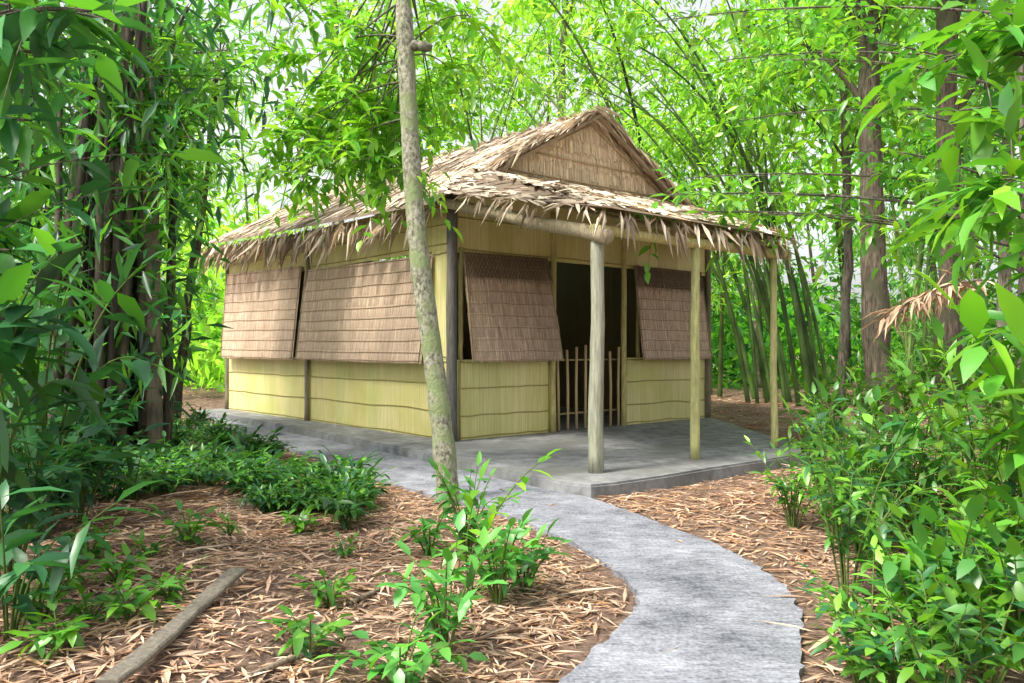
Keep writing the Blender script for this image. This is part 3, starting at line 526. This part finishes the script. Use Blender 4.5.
# dry frond on the right trunk
rng=np.random.default_rng(160); p=at(982,280,7.3); q=at(884,318,7.1); root=thing('dry_palm_frond','withered brown frond hanging across the right hand trunks','frond',p); ms,ml=MB(),MB()
Q=bez(p,(p+q)/2+ZV*.15,q,16); tube(ms,Q,np.linspace(.014,.005,16),6); ms.build('stalk',M['bark'],root,True)
n=150; ii=rng.integers(0,16,n); leafset(ml,Q[ii],rng.normal(0,.5,(n,3))+nrm(q-p)*.5-ZV*.7,rng.uniform(.12,.32,n),rng.uniform(.016,.042,n),pick([(.52,.37,.25),(.40,.27,.18),(.62,.47,.33)],n,rng),L8,rng,.6); ml.build('leaflets',M['dry'],root)
# plank
p=gp(108,690); q=gp(240,590); tt=np.linspace(0,1,12); zl=gh(p[0]+(q[0]-p[0])*tt,p[1]+(q[1]-p[1])*tt); A2=np.polyfit(tt,zl,1); off=np.max(zl-np.polyval(A2,tt)); p[2]=A2[1]+off+.026; q[2]=A2[0]+A2[1]+off+.026
d=nrm(q-p); s=nrm(np.cross(d,ZV)); m=MB(); t=np.linspace(0,1,21); rp_=np.random.default_rng(9)
ring=[]
for k in t:
    c=p*(1-k)+q*k+s*.008*math.sin(k*5); w=.036*(1+.08*math.sin(k*9)+rp_.normal(0,.05)); h=.011*(1+rp_.normal(0,.10))
    ring+=[c-s*w-ZV*h*.7,c-s*w+ZV*h*.5,c-s*w*.86+ZV*h,c+s*w*.84+ZV*h,c+s*w+ZV*h*.5,c+s*w-ZV*h*.7]
nr=len(t); i=np.arange(nr-1)[:,None]*6; j=np.arange(6)[None]; k2=(j+1)%6; fc=np.stack([i+j,i+6+j,i+6+k2,i+k2],-1).reshape(-1,4); m.add(ring,fc,(.50,.46,.45)); m.F.append(A_([[0,1,2,3,4,5]])); m.F.append(A_([[nr*6-1-z for z in range(6)]]))
o=m.build('weathered_plank',M['post'],None,False,loc=p); tag(o,'grey weathered wooden plank lying on the dry leaves in the lower left','plank')
for lab,a,b_,rad in (('thin fallen branch on the litter left of the path bend',(350,600),(480,540),.012),('short fallen stick lying in the lower middle litter',(250,665),(370,640),.012),('thin pale stick on the path near the bottom',(600,668),(690,655),.005),('long thin twig on the dry leaves above the plank',(180,560),(330,530),.008),('crooked grey twig lying left of the plank',(40,640),(150,600),.009)):
    p=gp(*a);q=gp(*b_); p[2]+=.03;q[2]+=.04; m=MB(); tube(m,wob(p,q,9,.012,rs),np.linspace(rad,rad*.5,9),6,(1.2,1.1,1)); o=m.build('fallen_branch',M['bark'],None,True,loc=p); tag(o,lab,'branch')

# ------------------------------------------------------------ leaf litter
rng=np.random.default_rng(200); m=MB()
def litter(n,x0,x1,y0,y1,pal,Ls,soil=.10,thin=.5):
    x=rng.uniform(x0,x1,n); y=rng.uniform(y0,y1,n); d=hard(x,y); cl=.5+.5*np.sin(3.1*x+1.3*y)*np.sin(2.3*y-1.1*x+2); keep=((d>rng.normal(soil,.06,n))|((d>.01)&(rng.random(n)<.15)))&(rng.random(n)<1-thin+thin*cl); x,y=x[keep],y[keep]; n=len(x)
    P=np.stack([x,y,gh(x,y)+rng.uniform(.004,.020,n)],-1); an=rng.uniform(0,6.28,n); D=np.stack([np.cos(an),np.sin(an),rng.normal(0,.07,n)],-1)
    L=Ls*np.exp(rng.normal(0,.5,n)); leafset(m,P,D,L,np.minimum(L*rng.uniform(.06,.18,n),.020),pick(pal,n,rng,.3),LF,rng,.18)
litter(44000,-3.2,.9,2.2,7.5,TAN+TAN+ORANGE,.076,thin=.6); litter(14000,-6,-.5,5,12,TAN+ORANGE[:1],.11); litter(11000,.9,4,2.5,6.5,TAN+ORANGE,.085,.05); litter(15000,.8,6.5,5.5,11,ORANGE+TAN,.095,.03,.3); litter(8000,2,10,10,20,TAN+ORANGE,.17); litter(5000,-10,-4,9,20,TAN,.18)
n=46; x=rng.uniform(-1,3,n); y=rng.uniform(2.6,8.2,n); k=pdist(x,y,pathpoly)<-.05; x,y=x[k],y[k]; n=len(x); an=rng.uniform(0,6.28,n)
leafset(m,np.stack([x,y,np.full(n,PZ+.006)],-1),np.stack([np.cos(an),np.sin(an),np.zeros(n)],-1),rng.uniform(.05,.1,n),rng.uniform(.012,.03,n),pick(TAN,n,rng),L4,rng,.1)
o=m.build('leaf_litter',M['dry']); tag(o,'dry brown bamboo leaves carpeting the ground','leaf litter',kind='stuff')

# ------------------------------------------------------------ camera and light
cam=bpy.data.cameras.new('Camera'); cam.sensor_width=36; cam.lens=F/1024*36; cam.clip_end=2000; cam.clip_start=.05
co=bpy.data.objects.new('Camera',cam); col.objects.link(co); co.location=(0,0,CZ); co.rotation_euler=(math.radians(90)+math.atan(6.5/F),0,0); scn.camera=co
el=math.radians(54); azv=A_([-.82,-.57]); azv/=np.linalg.norm(azv)
w=bpy.data.worlds.new('World'); scn.world=w; w.use_nodes=True; nt=w.node_tree; bg=nt.nodes['Background']
sk=nt.nodes.new('ShaderNodeTexSky'); sk.sky_type='NISHITA'; sk.sun_disc=False; sk.sun_elevation=el; sk.sun_rotation=math.atan2(azv[0],azv[1]); sk.dust_density=4; sk.air_density=1.2
hs=nt.nodes.new('ShaderNodeHueSaturation'); hs.inputs['Saturation'].default_value=.2; hs.inputs['Value'].default_value=2.0; nt.links.new(sk.outputs[0],hs.inputs['Color']); nt.links.new(hs.outputs[0],bg.inputs[0]); bg.inputs[1].default_value=.15
sun=bpy.data.lights.new('Sun','SUN'); sun.energy=5.0; sun.angle=math.radians(12); sun.color=(1,.94,.82); so=bpy.data.objects.new('Sun',sun); col.objects.link(so)
from mathutils import Vector
dv=Vector((azv[0]*math.cos(el),azv[1]*math.cos(el),math.sin(el))); so.rotation_euler=dv.to_track_quat('Z','Y').to_euler()
scn.view_settings.view_transform='Standard'; scn.view_settings.look='None'; scn.view_settings.exposure=0
